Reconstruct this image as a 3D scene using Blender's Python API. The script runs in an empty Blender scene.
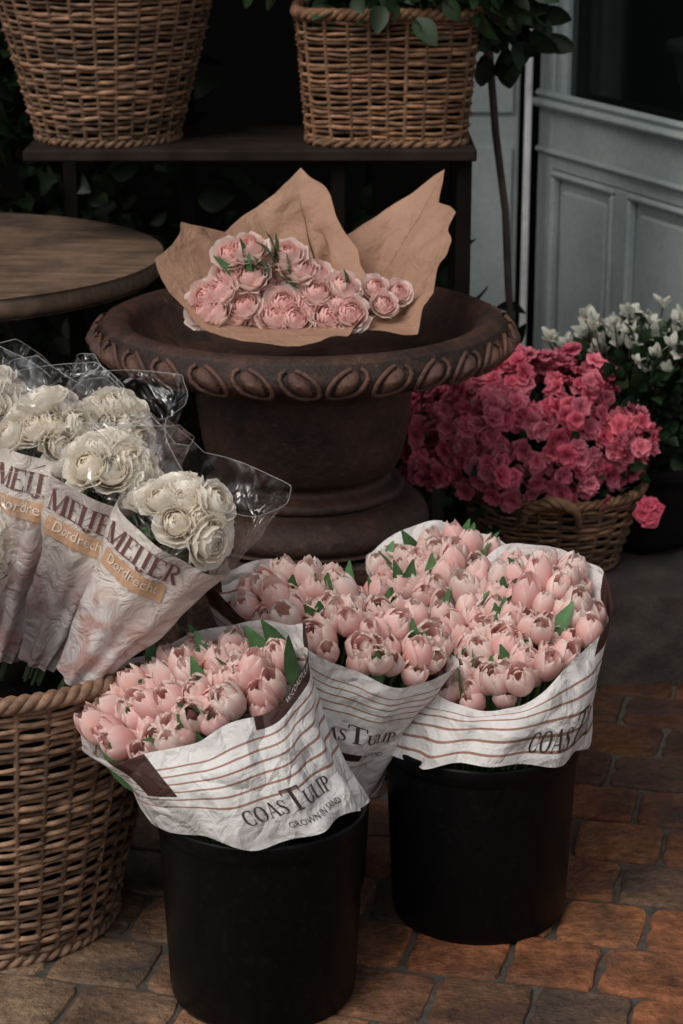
import bpy, math, random
import numpy as np
from mathutils import Vector, noise
rng = random.Random(7)
nr = np.random.RandomState(5)
pi = math.pi
scene = bpy.context.scene
col = scene.collection

# ------------------------------------------------------------ helpers
class MB:
    def __init__(s): s.V=[];s.F=[];s.C=[];s.S=[];s.n=0
    def add(s,v,f,c=(1,1,1),st=None):
        v=np.asarray(v,float); n=len(v)
        c=np.asarray(c,float)
        if c.ndim==1: c=np.tile(c,(n,1))
        s.V.append(v); s.C.append(c)
        s.S.append(np.zeros((n,3)) if st is None else np.asarray(st,float))
        o=s.n
        s.F.extend([tuple(i+o for i in q) for q in f]); s.n+=n
    def build(s,name,mat,parent=None,smooth=True):
        V=np.concatenate(s.V);C=np.clip(np.concatenate(s.C),0,1);S=np.concatenate(s.S)
        me=bpy.data.meshes.new(name); me.from_pydata(V.tolist(),[],s.F)
        a=me.attributes.new('Col','FLOAT_COLOR','POINT')
        a.data.foreach_set('color',np.concatenate([C,np.ones((len(C),1))],1).ravel())
        a=me.attributes.new('st','FLOAT_VECTOR','POINT')
        a.data.foreach_set('vector',S.ravel())
        if smooth: me.polygons.foreach_set('use_smooth',[True]*len(me.polygons))
        me.materials.append(mat); me.update()
        o=bpy.data.objects.new(name,me); col.objects.link(o)
        if parent: o.parent=parent
        return o
def empty(name,loc=(0,0,0)):
    e=bpy.data.objects.new(name,None); e.empty_display_size=.05; col.objects.link(e); return e
def gridf(nu,nv,closeu=False):
    f=[]
    for j in range(nv-1):
        for i in range(nu if closeu else nu-1):
            i2=(i+1)%nu
            f.append((j*nu+i,j*nu+i2,(j+1)*nu+i2,(j+1)*nu+i))
    return f
def tube(mb,P,r,sides=6,closed=False,c=(1,1,1),ref=(0,0,1)):
    P=np.asarray(P,float); n=len(P)
    if closed: T=np.roll(P,-1,0)-np.roll(P,1,0)
    else: T=np.gradient(P,axis=0)
    T/=np.linalg.norm(T,axis=1)[:,None]+1e-12
    A=np.cross(T,np.asarray(ref,float)); A/=np.linalg.norm(A,axis=1)[:,None]+1e-12
    B=np.cross(A,T)
    r=np.broadcast_to(np.asarray(r,float),(n,))
    an=np.arange(sides)*2*pi/sides
    V=P[:,None,:]+r[:,None,None]*(np.cos(an)[None,:,None]*A[:,None,:]+np.sin(an)[None,:,None]*B[:,None,:])
    f=gridf(sides,n,True)
    if closed:
        for i in range(sides):
            i2=(i+1)%sides; f.append(((n-1)*sides+i,(n-1)*sides+i2,i2,i))
    mb.add(V.reshape(-1,3),f,c)
def lathe(mb,prof,c=(0,0),seg=64,colr=(1,1,1)):
    prof=np.asarray(prof,float); an=np.arange(seg)*2*pi/seg
    V=np.stack([c[0]+prof[:,0,None]*np.cos(an),c[1]+prof[:,0,None]*np.sin(an),np.repeat(prof[:,1,None],seg,1)],-1)
    mb.add(V.reshape(-1,3),gridf(seg,len(prof),True),colr)
def smoothprof(p,n=6):
    p=np.asarray(p,float); out=[]
    q=np.vstack([2*p[0]-p[1],p,2*p[-1]-p[-2]])
    for i in range(1,len(q)-2):
        for k in range(n):
            t=k/n
            out.append(.5*((2*q[i])+(-q[i-1]+q[i+1])*t+(2*q[i-1]-5*q[i]+4*q[i+1]-q[i+2])*t*t+(-q[i-1]+3*q[i]-3*q[i+1]+q[i+2])*t**3))
    out.append(q[-2]); return np.array(out)
def box(mb,lo,hi,fr=None,bev=.003,c=(1,1,1)):
    lo=np.array(lo,float);hi=np.array(hi,float)
    bm_v=[];b=min(bev,*( (hi-lo)*.45))
    idx={}
    for sx in (0,1):
        for sy in (0,1):
            for sz in (0,1):
                cr=np.array([(hi if s else lo)[k] for k,s in enumerate((sx,sy,sz))])
                inn=np.array([-b if s else b for s in (sx,sy,sz)])
                for ax in range(3):
                    p=cr+inn; p[ax]=cr[ax]
                    idx[(sx,sy,sz,ax)]=len(bm_v); bm_v.append(p)
    f=[]
    for ax in range(3):
        o=[a for a in range(3) if a!=ax]
        for s in (0,1):
            q=[]
            for (p0,p1) in ((0,0),(1,0),(1,1),(0,1)):
                k=[0,0,0];k[ax]=s;k[o[0]]=p0;k[o[1]]=p1;q.append(idx[(*k,ax)])
            f.append(q)
    for ax in range(3):
        o=[a for a in range(3) if a!=ax]
        for s0 in (0,1):
            for s1 in (0,1):
                def K(e): 
                    k=[0,0,0];k[ax]=e;k[o[0]]=s0;k[o[1]]=s1;return k
                a0=idx[(*K(0),o[0])];a1=idx[(*K(1),o[0])];b0=idx[(*K(0),o[1])];b1=idx[(*K(1),o[1])]
                f.append((a0,a1,b1,b0))
    for sx in (0,1):
        for sy in (0,1):
            for sz in (0,1): f.append(tuple(idx[(sx,sy,sz,a)] for a in range(3)))
    V=np.array(bm_v)
    if fr is not None:
        O,X,Y,Z=[np.array(q,float) for q in fr]
        V=O+V[:,:1]*X+V[:,1:2]*Y+V[:,2:]*Z
    mb.add(V,f,c)
def frame(d,spin=0.):
    d=np.asarray(d,float); d=d/np.linalg.norm(d)
    r=np.array([1,0,0.]) if abs(d[0])<.8 else np.array([0,1.,0])
    x=np.cross(r,d);x/=np.linalg.norm(x);y=np.cross(d,x)
    c,s=math.cos(spin),math.sin(spin)
    return np.stack([c*x+s*y,-s*x+c*y,d],1)
def put(mb,tpl,pos,d,spin=0,sc=1.,tint=(1,1,1)):
    V,F,C=tpl; M=frame(d,spin)
    mb.add((V*sc)@M.T+np.asarray(pos,float),F,C*np.asarray(tint))

# ------------------------------------------------------------ materials
class NT:
    def __init__(s,name):
        s.m=bpy.data.materials.new(name); s.m.use_nodes=True; s.t=s.m.node_tree
        s.b=s.t.nodes['Principled BSDF']; s.o=s.t.nodes['Material Output']
    def n(s,ty,**k):
        x=s.t.nodes.new(ty)
        for a,b in k.items(): setattr(x,a,b)
        return x
    def l(s,a,b): s.t.links.new(a,b)
    def set(s,i,v):
        if isinstance(v,bpy.types.NodeSocket): s.l(v,i)
        else: i.default_value=v
    def math(s,op,a,b=0.):
        x=s.n('ShaderNodeMath',operation=op); s.set(x.inputs[0],a)
        s.set(x.inputs[1],b); return x.outputs[0]
    def noise(s,scale,detail=4,rough=.55,vec=None,dist=0):
        x=s.n('ShaderNodeTexNoise'); x.inputs['Scale'].default_value=scale
        x.inputs['Detail'].default_value=detail; x.inputs['Roughness'].default_value=rough
        x.inputs['Distortion'].default_value=dist
        if vec is None: vec=s.n('ShaderNodeTexCoord').outputs['Object']
        s.l(vec,x.inputs['Vector']); return x.outputs['Fac']
    def ramp(s,f,a,b,ca=(0,0,0,1),cb=(1,1,1,1)):
        x=s.n('ShaderNodeValToRGB'); s.l(f,x.inputs[0])
        x.color_ramp.elements[0].position=a;x.color_ramp.elements[1].position=b
        x.color_ramp.elements[0].color=ca;x.color_ramp.elements[1].color=cb
        return x.outputs[0]
    def mix(s,f,a,b,bt='MIX'):
        x=s.n('ShaderNodeMix',data_type='RGBA',blend_type=bt)
        s.set(x.inputs[0],f)
        for i,v in ((6,a),(7,b)):
            if isinstance(v,tuple): x.inputs[i].default_value=(*v[:3],1)
            else: s.l(v,x.inputs[i])
        return x.outputs[2]
    def attr(s,nm):
        return s.n('ShaderNodeAttribute',attribute_name=nm)
    def bump(s,h,st=.3,dist=.01):
        x=s.n('ShaderNodeBump'); x.inputs['Strength'].default_value=st;x.inputs['Distance'].default_value=dist
        s.l(h,x.inputs['Height']); s.l(x.outputs[0],s.b.inputs['Normal'])
    def base(s,c): s.set(s.b.inputs['Base Color'],c if not isinstance(c,tuple) else (*c[:3],1))
    def ro(s,r): s.set(s.b.inputs['Roughness'],r)

def mat_col(name,rough=.6,nscale=40,namp=.35,bump=.2,bscale=None,bdist=.003,spec=.5):
    k=NT(name); c=k.attr('Col').outputs['Color']
    nz=k.noise(nscale,3)
    f=k.ramp(nz,.3,.75,(1-namp,1-namp,1-namp,1),(1+namp*.4,)*3+(1,))
    k.base(k.mix(1.,c,f,'MULTIPLY')); k.ro(rough)
    k.b.inputs['Specular IOR Level'].default_value=spec
    if bump: k.bump(k.noise(bscale or nscale*3,2),bump,bdist)
    return k.m
def mat_petal(name,trans=.35,rough=.55):
    k=NT(name); c=k.attr('Col').outputs['Color']
    k.base(c);k.ro(rough);k.b.inputs['Specular IOR Level'].default_value=.25
    tr=k.n('ShaderNodeBsdfTranslucent');k.l(c,tr.inputs[0])
    m=k.n('ShaderNodeMixShader');m.inputs[0].default_value=trans
    k.l(k.b.outputs[0],m.inputs[1]);k.l(tr.outputs[0],m.inputs[2]);k.l(m.outputs[0],k.o.inputs[0])
    return k.m
M_petal=mat_petal('tulip_petal',.42); M_rose=mat_petal('rose_petal',.42)
M_azalea=mat_petal('azalea_petal',.3,.6)
M_leaf=mat_col('leaf',.5,30,.4,0,spec=.3)
M_wicker=mat_col('wicker',.6,60,.5,.4,200,.002,.3)
def mat_iron():
    k=NT('cast_iron_rusty');c=k.attr('Col').outputs['Color']
    n1=k.noise(7,6,.7);n2=k.noise(55,5,.75);n3=k.noise(20,5,.7)
    c=k.mix(1.,c,k.ramp(n1,.35,.68,(.42,.43,.45,1),(1.5,1.15,1.0,1)),'MULTIPLY')
    c=k.mix(k.ramp(n3,.52,.70,(0,0,0,1),(.55,.55,.55,1)),c,(.115,.052,.03))
    c=k.mix(k.ramp(n2,.58,.74,(0,0,0,1),(.5,.5,.5,1)),c,(.17,.10,.065))
    c=k.mix(k.ramp(n2,.30,.45,(.8,.8,.8,1),(0,0,0,1)),c,(.013,.010,.009))
    k.base(c);k.ro(.6);k.b.inputs['Specular IOR Level'].default_value=.35
    k.bump(k.math('ADD',n2,n3),.85,.005);return k.m
M_iron=mat_iron()
M_wood=mat_col('old_wood',.8,12,.5,.3,60,spec=.1)
M_black=mat_col('black_metal',.55,20,.3,0,spec=.25)
M_ink=mat_col('printed_ink',.6,80,.2,0)

def mat_tile():
    k=NT('terracotta_tile');c=k.attr('Col').outputs['Color']
    n1=k.noise(9,6,.65);n2=k.noise(60,5,.7)
    c=k.mix(1.,c,k.ramp(n1,.32,.7,(.34,.33,.33,1),(1.3,1.18,1.08,1)),'MULTIPLY')
    c=k.mix(1.,c,k.ramp(n2,.3,.7,(.45,.43,.41,1),(1.25,1.22,1.2,1)),'MULTIPLY')
    n3=k.noise(4.2,5,.65)
    c=k.mix(k.ramp(n3,.46,.70,(0,0,0,1),(.85,.85,.85,1)),c,(.045,.035,.03))
    k.base(c);k.set(k.b.inputs['Roughness'],k.ramp(n1,.3,.8,(.55,)*3+(1,),(.85,)*3+(1,)));k.b.inputs['Specular IOR Level'].default_value=.3
    k.bump(k.math('ADD',n2,k.math('MULTIPLY',n1,2.)),1.,.008)
    return k.m
def mat_ground():
    k=NT('mortar_ground');n=k.noise(50,6,.7);k.base(k.ramp(n,.3,.7,(.03,.026,.022,1),(.10,.085,.07,1)));k.ro(.9);k.bump(n,.6,.006);return k.m
def mat_plaster(name,a,b,sc=6,ro=.6,bs=.2,spec=.4):
    k=NT(name);n=k.noise(sc,6,.65);n2=k.noise(sc*14,4)
    c=k.ramp(n,.35,.7,(*a,1),(*b,1))
    c=k.mix(.25,c,k.ramp(n2,.3,.7,(*[x*.6 for x in a],1),(*b,1)))
    k.base(c);k.ro(ro);k.b.inputs['Specular IOR Level'].default_value=spec;k.bump(n2,bs,.003);return k.m
M_door=mat_plaster('pale_green_paint',(.37,.44,.44),(.55,.61,.60),5,.5)
M_dark=mat_plaster('dark_paint',(.005,.0045,.0043),(.010,.0085,.008),4,.9,spec=.06)
M_stone=mat_plaster('dark_stone',(.020,.016,.014),(.070,.055,.046),9,.8,.8)
M_pale=mat_plaster('grey_stone',(.22,.22,.21),(.35,.35,.33),12,.8)
def mat_table():
    k=NT('weathered_table_wood');tc=k.n('ShaderNodeTexCoord');mp=k.n('ShaderNodeMapping');mp.inputs['Scale'].default_value=(2.,14,4);mp.inputs['Rotation'].default_value=(0,0,.5)
    k.l(tc.outputs['Object'],mp.inputs[0]);n=k.noise(3,6,.65,mp.outputs[0]);n2=k.noise(7,6,.7)
    c=k.ramp(n,.3,.7,(.08,.05,.032,1),(.27,.175,.115,1));c=k.mix(k.ramp(n2,.40,.64),c,(.065,.045,.033))
    k.base(c);k.ro(.6);k.bump(n,.4,.003);return k.m
M_tabletop=mat_table()
def mat_bucket():
    k=NT('black_plastic');n=k.noise(7,5,.6);n2=k.noise(90,3,.6)
    k.base(k.ramp(n2,.55,.8,(.004,.004,.0042,1),(.010,.009,.009,1)));k.set(k.b.inputs['Roughness'],k.ramp(n,.3,.75,(.25,)*3+(1,),(.5,)*3+(1,)));k.b.inputs['Specular IOR Level'].default_value=.11
    return k.m
M_bucket=mat_bucket()
def mat_glass():
    k=NT('window_glass');k.base((.01,.012,.012));k.ro(.08)
    tr=k.n('ShaderNodeBsdfTransparent');tr.inputs[0].default_value=(.8,.85,.85,1)
    m=k.n('ShaderNodeMixShader');m.inputs[0].default_value=.45
    k.l(tr.outputs[0],m.inputs[1]);k.l(k.b.outputs[0],m.inputs[2]);k.l(m.outputs[0],k.o.inputs[0]);return k.m
M_glass=mat_glass()
def mat_film():
    k=NT('clear_cellophane')
    tr=k.n('ShaderNodeBsdfTransparent');tr.inputs[0].default_value=(.99,.99,.99,1)
    gl=k.n('ShaderNodeBsdfGlossy');gl.inputs[0].default_value=(1,1,1,1);gl.inputs[1].default_value=.22
    fr=k.n('ShaderNodeLayerWeight');fr.inputs[0].default_value=.25
    n=k.noise(15,2,.5,dist=1.4)
    bp=k.n('ShaderNodeBump');bp.inputs['Strength'].default_value=1.;bp.inputs['Distance'].default_value=.03
    k.l(n,bp.inputs['Height']);k.l(bp.outputs[0],gl.inputs['Normal'])
    f=k.math('ADD',k.math('MULTIPLY',fr.outputs['Facing'],.24),k.math('ADD',.025,k.math('MULTIPLY',k.ramp(n,.54,.62),.08)))
    m=k.n('ShaderNodeMixShader');k.l(f,m.inputs[0])
    k.l(tr.outputs[0],m.inputs[1]);k.l(gl.outputs[0],m.inputs[2]);k.l(m.outputs[0],k.o.inputs[0]);return k.m
M_film=mat_film()
def mat_filmedge():
    k=NT('cellophane_edge_highlight');k.base((.6,.6,.6));k.ro(.25)
    tr=k.n('ShaderNodeBsdfTransparent');m=k.n('ShaderNodeMixShader');m.inputs[0].default_value=.3
    k.l(tr.outputs[0],m.inputs[1]);k.l(k.b.outputs[0],m.inputs[2]);k.l(m.outputs[0],k.o.inputs[0]);return k.m
M_edge=mat_filmedge()
def mat_print():
    k=NT('printed_sleeve');a=k.attr('st');sp=k.n('ShaderNodeSeparateXYZ');k.l(a.outputs['Vector'],sp.inputs[0])
    v=sp.outputs[1]
    n=k.noise(11,3,.5,dist=2.);n2=k.noise(5,3)
    c=k.ramp(n,.42,.6,(.80,.73,.70,1),(.64,.42,.39,1))
    c=k.mix(k.ramp(v,.56,.74,(1,1,1,1),(0,0,0,1)),c,(.84,.76,.69))
    c=k.mix(k.math('MULTIPLY',k.ramp(n2,.5,.58),.55),c,(.24,.19,.19))
    k.base(c);k.ro(.28)
    k.bump(k.noise(22,3,.6,dist=1.),.8,.016)
    tl=k.n('ShaderNodeBsdfTranslucent');k.l(c,tl.inputs[0])
    m=k.n('ShaderNodeMixShader');m.inputs[0].default_value=.25
    k.l(k.b.outputs[0],m.inputs[1]);k.l(tl.outputs[0],m.inputs[2]);k.l(m.outputs[0],k.o.inputs[0]);return k.m
M_print=mat_print()
def mat_paper(name,period=.0165,d0=.03,d1=.15,bands=()):
    k=NT(name);a=k.attr('st');sp=k.n('ShaderNodeSeparateXYZ');k.l(a.outputs['Vector'],sp.inputs[0])
    u,d=sp.outputs[0],sp.outputs[1]
    fr=k.math('FRACT',k.math('DIVIDE',d,period))
    s=k.math('LESS_THAN',fr,.2)
    s=k.math('MULTIPLY',s,k.math('GREATER_THAN',d,d0));s=k.math('MULTIPLY',s,k.math('LESS_THAN',d,d1))
    n=k.noise(10,5,.6)
    c=k.ramp(n,.35,.7,(.71,.69,.67,1),(.83,.81,.79,1))
    c=k.mix(s,c,(.36,.20,.15))
    for (u0,u1,e0,e1) in bands:
        m=k.math('MULTIPLY',k.math('GREATER_THAN',u,u0),k.math('LESS_THAN',u,u1))
        m=k.math('MULTIPLY',m,k.math('MULTIPLY',k.math('GREATER_THAN',d,e0),k.math('LESS_THAN',d,e1)))
        c=k.mix(m,c,(.060,.028,.024))
    k.base(c);k.ro(.62);k.b.inputs['Specular IOR Level'].default_value=.3
    vo=k.n('ShaderNodeTexVoronoi',feature='DISTANCE_TO_EDGE');vo.inputs['Scale'].default_value=11
    tc=k.n('ShaderNodeTexCoord');nz=k.n('ShaderNodeTexNoise');nz.inputs['Scale'].default_value=9;k.l(tc.outputs['Object'],nz.inputs['Vector'])
    mx=k.n('ShaderNodeMix',data_type='VECTOR');mx.inputs[0].default_value=.18
    k.l(tc.outputs['Object'],mx.inputs[4]);k.l(nz.outputs['Color'],mx.inputs[5]);k.l(mx.outputs[1],vo.inputs['Vector'])
    e=k.math('MINIMUM',vo.outputs['Distance'],.25)
    k.bump(k.math('ADD',k.math('MULTIPLY',e,1.7),k.math('MULTIPLY',k.noise(26,3,.55,dist=.6),.7)),.75,.022)
    tl=k.n('ShaderNodeBsdfTranslucent');k.l(c,tl.inputs[0])
    m=k.n('ShaderNodeMixShader');m.inputs[0].default_value=.15
    k.l(k.b.outputs[0],m.inputs[1]);k.l(tl.outputs[0],m.inputs[2]);k.l(m.outputs[0],k.o.inputs[0]);return k.m
def mat_kraft():
    k=NT('kraft_paper');n=k.noise(14,5,.6);n2=k.noise(400,2)
    c=k.ramp(n,.3,.7,(.39,.225,.148,1),(.49,.295,.20,1));c=k.mix(.15,c,k.ramp(n2,.3,.7,(.2,.12,.08,1),(.58,.37,.26,1)))
    k.base(c);k.ro(.65);k.b.inputs['Specular IOR Level'].default_value=.25
    k.bump(k.noise(20,4,.55,dist=.8),.6,.018)
    tl=k.n('ShaderNodeBsdfTranslucent');k.l(c,tl.inputs[0])
    m=k.n('ShaderNodeMixShader');m.inputs[0].default_value=.2
    k.l(k.b.outputs[0],m.inputs[1]);k.l(tl.outputs[0],m.inputs[2]);k.l(m.outputs[0],k.o.inputs[0]);return k.m
M_kraft=mat_kraft()

# ------------------------------------------------------------ flower templates
def petal(nu,nv,fn,cf):
    V=[];C=[]
    for j in range(nv):
        t=j/(nv-1)
        for i in range(nu):
            s=-1+2*i/(nu-1); V.append(fn(s,t)); C.append(cf(s,t))
    return np.array(V,float),gridf(nu,nv),np.array(C,float)
def merge(ps):
    V=[];F=[];C=[];o=0
    for v,f,c in ps:
        V.append(v);C.append(c);F+= [tuple(i+o for i in q) for q in f];o+=len(v)
    return np.concatenate(V),F,np.concatenate(C)
def tulip(r,H=.052,R=.019,open_=0.,rings=((3,1.,0),(3,.86,1)),deep=(.97,.57,.52),pale=(1.,.86,.80),base=(.92,.86,.73)):
    ps=[]
    for (n,k,off) in rings:
        for q in range(n):
            a0=2*pi*(q+.5*off)/n+r.uniform(-.15,.15)
            W=(1.25 if n<=3 else (1.05 if n==4 else .9))*r.uniform(.9,1.1); tp=r.uniform(-.1,.1)+open_; h=H*r.uniform(.86,1.06)*(.75+.25*k)
            ph=r.uniform(0,6); curl=r.uniform(-.1,.3)
            m_=r.uniform(.90,1.03)
            dp=np.array(deep)*m_; pl=np.array(pale)*r.uniform(.93,1.0)
            def fn(s,t0):
                t=1-(1-t0)**1.5
                rr=np.interp(t,[0,.08,.25,.5,.75,.9,1.],[.1,.5,.88,1.03,.90+tp*.7,.68+tp*1.1,.42+tp*1.5])*R*k
                w=W*math.sin(min(1,(t*1.25+.18))*pi/2)*math.sqrt(max(0.0,1-t**4.5))*.97+.02
                an=a0+s*w
                rr*=1+.06*math.sin(s*5+ph)*t+curl*.2*abs(s)**2*t*(1 if t>.5 else 0)
                z=h*(t+.03*math.sin(s*6+ph)*t-.05*s*s*t)
                return (rr*math.cos(an),rr*math.sin(an),z)
            def cf(s,t0):
                t=1-(1-t0)**1.5
                e=min(1,.10+.90*(abs(s)**2*.8+max(0,t-.55)*1.6))
                c=dp*(1-e)+pl*e
                b=max(0,1-t*2.2)
                return c*(1-b)+np.array(base)*b
            ps.append(petal(5,8,fn,cf))
    return merge(ps)
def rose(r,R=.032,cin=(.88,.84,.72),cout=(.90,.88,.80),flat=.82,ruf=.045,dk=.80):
    ps=[];spec=[(3,.40,4,.0),(3,.48,18,.05),(4,.57,31,.10),(5,.67,44,.16),(5,.77,57,.22),(6,.88,70,.28),(6,.98,84,.34)]
    for ri,(n,k,top,lip) in enumerate(spec):
        f_=ri/6
        cc0=np.array(cin)*(1-f_)+np.array(cout)*f_
        for q in range(n):
            a0=2*pi*q/n+ri*1.1+r.uniform(-.25,.25);W=pi/n*r.uniform(1.25,1.5);ph=r.uniform(0,6);ph2=r.uniform(0,6)
            cc=cc0*r.uniform(.94,1.03);tt=top+r.uniform(-5,6);kk=k*r.uniform(.95,1.06)
            def fn(s,t):
                fi=math.radians(165+(tt-165)*t+9*s*s*t+4*math.sin(s*4+ph2)*t)
                e=max(0,t-.6)/.4
                rho=kk*(1+lip*e*e)+ruf*math.sin(s*4.5+ph)*t*t
                az=a0+s*W*(1-.3*e*e)
                return (R*rho*math.sin(fi)*math.cos(az),R*rho*math.sin(fi)*math.sin(az),R*(.85+rho*math.cos(fi)*flat))
            def cf(s,t):
                e=max(0,t-.45)/.55
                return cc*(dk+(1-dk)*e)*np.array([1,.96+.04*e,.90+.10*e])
            ps.append(petal(6,7,fn,cf))
    return merge(ps)
def floret(r,R=.025,n=5,rings=2):
    ps=[]
    for k in range(rings):
        for q in range(n):
            a0=2*pi*q/n+k*.6+r.uniform(-.2,.2);L=R*(1-.3*k)*r.uniform(.85,1.1);ph=r.uniform(0,6);up=.35+.6*k+r.uniform(-.15,.2)
            br=r.uniform(.85,1.12)
            def fn(s,t):
                w=.46*L*math.sin(t*pi*.62+.12)*1.5
                x=L*t*(1-.15*t*up);y=s*w
                z=L*(up*t-.35*t*t)+.15*L*math.sin(s*4+ph)*t*1.3+.1*L*s*s
                return (x*math.cos(a0)-y*math.sin(a0),x*math.sin(a0)+y*math.cos(a0),z)
            def cf(s,t):
                return (np.array([.76,.085,.165])*(.6+.45*t)+np.array([.11,.12,.12])*max(0,t-.5)*1.4)*br
            ps.append(petal(4,4,fn,cf))
    return merge(ps)
def leaf(r,L=.05,W=.018,c=(.03,.06,.025),bend=.3):
    def fn(s,t):
        w=W*math.sin(pi*min(.985,t*.93+.05))**.8
        return (s*w, -bend*L*t*t+abs(s)*w*.35, L*t)
    cc=np.array(c)*r.uniform(.7,1.3)
    return petal(3,6,fn,lambda s,t:cc*(1.25 if abs(s)<.1 else 1.))
def cyc(r):
    ps=[]
    for q in range(5):
        a0=2*pi*q/5+r.uniform(-.35,.35);L=.034*r.uniform(.8,1.15);tw=r.uniform(.2,1.1);fl=r.uniform(.4,1.6);ph=r.uniform(0,6)
        def fn(s,t):
            w=.0115*math.sin(pi*min(.95,t*.78+.12))
            rr=.004+fl*L*.6*t**1.6
            x=rr+s*w*math.sin(tw*t);y=s*w*math.cos(tw*t)+.002*math.sin(6*t+ph)
            return (x*math.cos(a0)-y*math.sin(a0),x*math.sin(a0)+y*math.cos(a0),L*t*(1-.2*fl*t))
        ps.append(petal(3,6,fn,lambda s,t:np.array([.78,.78,.70])*(.85+.15*t)))
    return merge(ps)
T_tul=[tulip(rng,open_=rng.uniform(-.05,.10),H=rng.uniform(.048,.062)) for _ in range(10)]+[tulip(rng,open_=rng.uniform(0,.20),R=.0205,rings=((4,1.,0),(4,.84,1),(3,.62,0))) for _ in range(8)]
T_peo=[rose(rng,.031,(.96,.57,.53),(1.,.86,.81),.95,.04,.86) for _ in range(6)]
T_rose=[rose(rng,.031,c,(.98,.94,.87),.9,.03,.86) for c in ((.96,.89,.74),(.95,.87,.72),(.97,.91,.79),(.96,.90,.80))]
T_flo=[floret(rng) for _ in range(6)]
T_leaf=[leaf(rng) for _ in range(5)]
T_blade=[leaf(rng,.11,.016,(.07,.16,.06),.25) for _ in range(3)]
T_cyc=[cyc(rng) for _ in range(6)]

# ------------------------------------------------------------ serif lettering
def strip(pts,ws,n=None):
    pts=np.array(pts,float);T=np.gradient(pts,axis=0);T/=np.linalg.norm(T,axis=1)[:,None]
    N=np.stack([-T[:,1],T[:,0]],1);ws=np.broadcast_to(np.asarray(ws,float),(len(pts),))[:,None]/2
    V=np.concatenate([pts+N*ws,pts-N*ws]);m=len(pts)
    return V,[(i,i+1,m+i+1,m+i) for i in range(m-1)]
def line(a,b,w,n=5,w2=None):
    t=np.linspace(0,1,n)[:,None];return strip(np.array(a)*(1-t)+np.array(b)*t,np.linspace(w,w2 if w2 else w,n))
def arc(cx,cy,rx,ry,a0,a1,thick=.17,thin=.05,n=22):
    an=np.radians(np.linspace(a0,a1,n));w=thin+(thick-thin)*np.abs(np.cos(an))**1.3
    return strip(np.stack([cx+rx*np.cos(an),cy+ry*np.sin(an)],1),w)
def stem(x,y0=0,y1=1,w=.16): return [line((x,y0),(x,y1),w),line((x-.17,y0+.025),(x+.17,y0+.025),.05),line((x-.17,y1-.025),(x+.17,y1-.025),.05)]
def glyph(ch):
    if ch=='O': return [arc(.42,.5,.34,.475,0,360,n=36)],.92
    if ch=='C': return [arc(.42,.5,.34,.475,45,315,n=30),line((.66,.62),(.66,.97),.05),line((.66,.03),(.66,.38),.05)],.85
    if ch=='S': return [strip(np.array([(.52,.8),(.44,.93),(.3,.97),(.16,.9),(.12,.76),(.2,.62),(.34,.52),(.48,.4),(.53,.25),(.46,.09),(.3,.03),(.16,.08),(.1,.22)]),[.05,.05,.05,.1,.13,.15,.17,.15,.13,.1,.05,.05,.05]),line((.54,.7),(.54,.96),.05),line((.08,.04),(.08,.32),.05)],.66
    if ch=='A': return [line((.1,0),(.42,1),.055),line((.42,1),(.76,0),.16),line((.2,.33),(.64,.33),.05),line((-.02,.025),(.24,.025),.05),line((.6,.025),(.92,.025),.05)],.92
    if ch=='T': return [line((.42,0),(.42,1),.16),line((.26,.025),(.6,.025),.05),line((.02,.965),(.82,.965),.06),line((.03,.75),(.03,.99),.05),line((.81,.75),(.81,.99),.05)],.86
    if ch=='U': return [line((.2,.35),(.2,1),.16),line((.74,.35),(.74,1),.06),arc(.47,.36,.27,.33,180,360),line((.03,.975),(.37,.975),.05),line((.6,.975),(.88,.975),.05)],.94
    if ch=='L': return stem(.2)+[line((.2,.03),(.68,.03),.06),line((.68,.0),(.68,.28),.05)],.76
    if ch=='I': return stem(.2),.42
    if ch=='P': return stem(.2)+[arc(.34,.74,.28,.235,-90,90),line((.2,.965),(.36,.965),.05),line((.2,.5),(.36,.5),.05)],.72
    if ch=='R': return stem(.2)+[arc(.34,.74,.28,.235,-90,90),line((.2,.965),(.36,.965),.05),line((.2,.5),(.36,.5),.05),line((.38,.5),(.75,0),.16)],.86
    if ch=='E': return stem(.2)+[line((.2,.03),(.68,.03),.06),line((.68,.0),(.68,.26),.05),line((.2,.97),(.66,.97),.06),line((.66,.76),(.66,1),.05),line((.2,.52),(.52,.52),.05)],.76
    if ch=='J': return [line((.3,.1),(.3,1),.16),line((.13,.975),(.47,.975),.05),arc(.16,.08,.14,.2,200,350)],.5
    if ch=='M': return [line((.15,0),(.15,1),.06),line((.9,0),(.9,1),.16),line((.15,1),(.5,.05),.15),line((.5,.05),(.88,1),.06),line((0,.025),(.3,.025),.05),line((.73,.025),(1.07,.025),.05)],1.1
    return [],.4
def serif(text,h,big=()):
    x=0;V=[];F=[];o=0
    for i,ch in enumerate(text):
        s=h*(1.55 if i in big else 1.)
        gs,adv=glyph(ch)
        for v,f in gs:
            V.append(np.array(v)*s+np.array([x,0]));F+=[tuple(q+o for q in k) for k in f];o+=len(v)
        x+=adv*s*.97
    V=np.concatenate(V);V[:,0]-=x/2;return V,F
def sans(text,h):
    cu=bpy.data.curves.new('t','FONT');cu.body=text;cu.size=h*1.4;cu.align_x='CENTER';cu.resolution_u=2
    ob=bpy.data.objects.new('t',cu);col.objects.link(ob)
    dg=bpy.context.evaluated_depsgraph_get();me=bpy.data.meshes.new_from_object(ob.evaluated_get(dg))
    V=np.array([(v.co.x,v.co.y) for v in me.vertices]);F=[tuple(p.vertices) for p in me.polygons]
    bpy.data.objects.remove(ob);bpy.data.meshes.remove(me);return V,F

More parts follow.
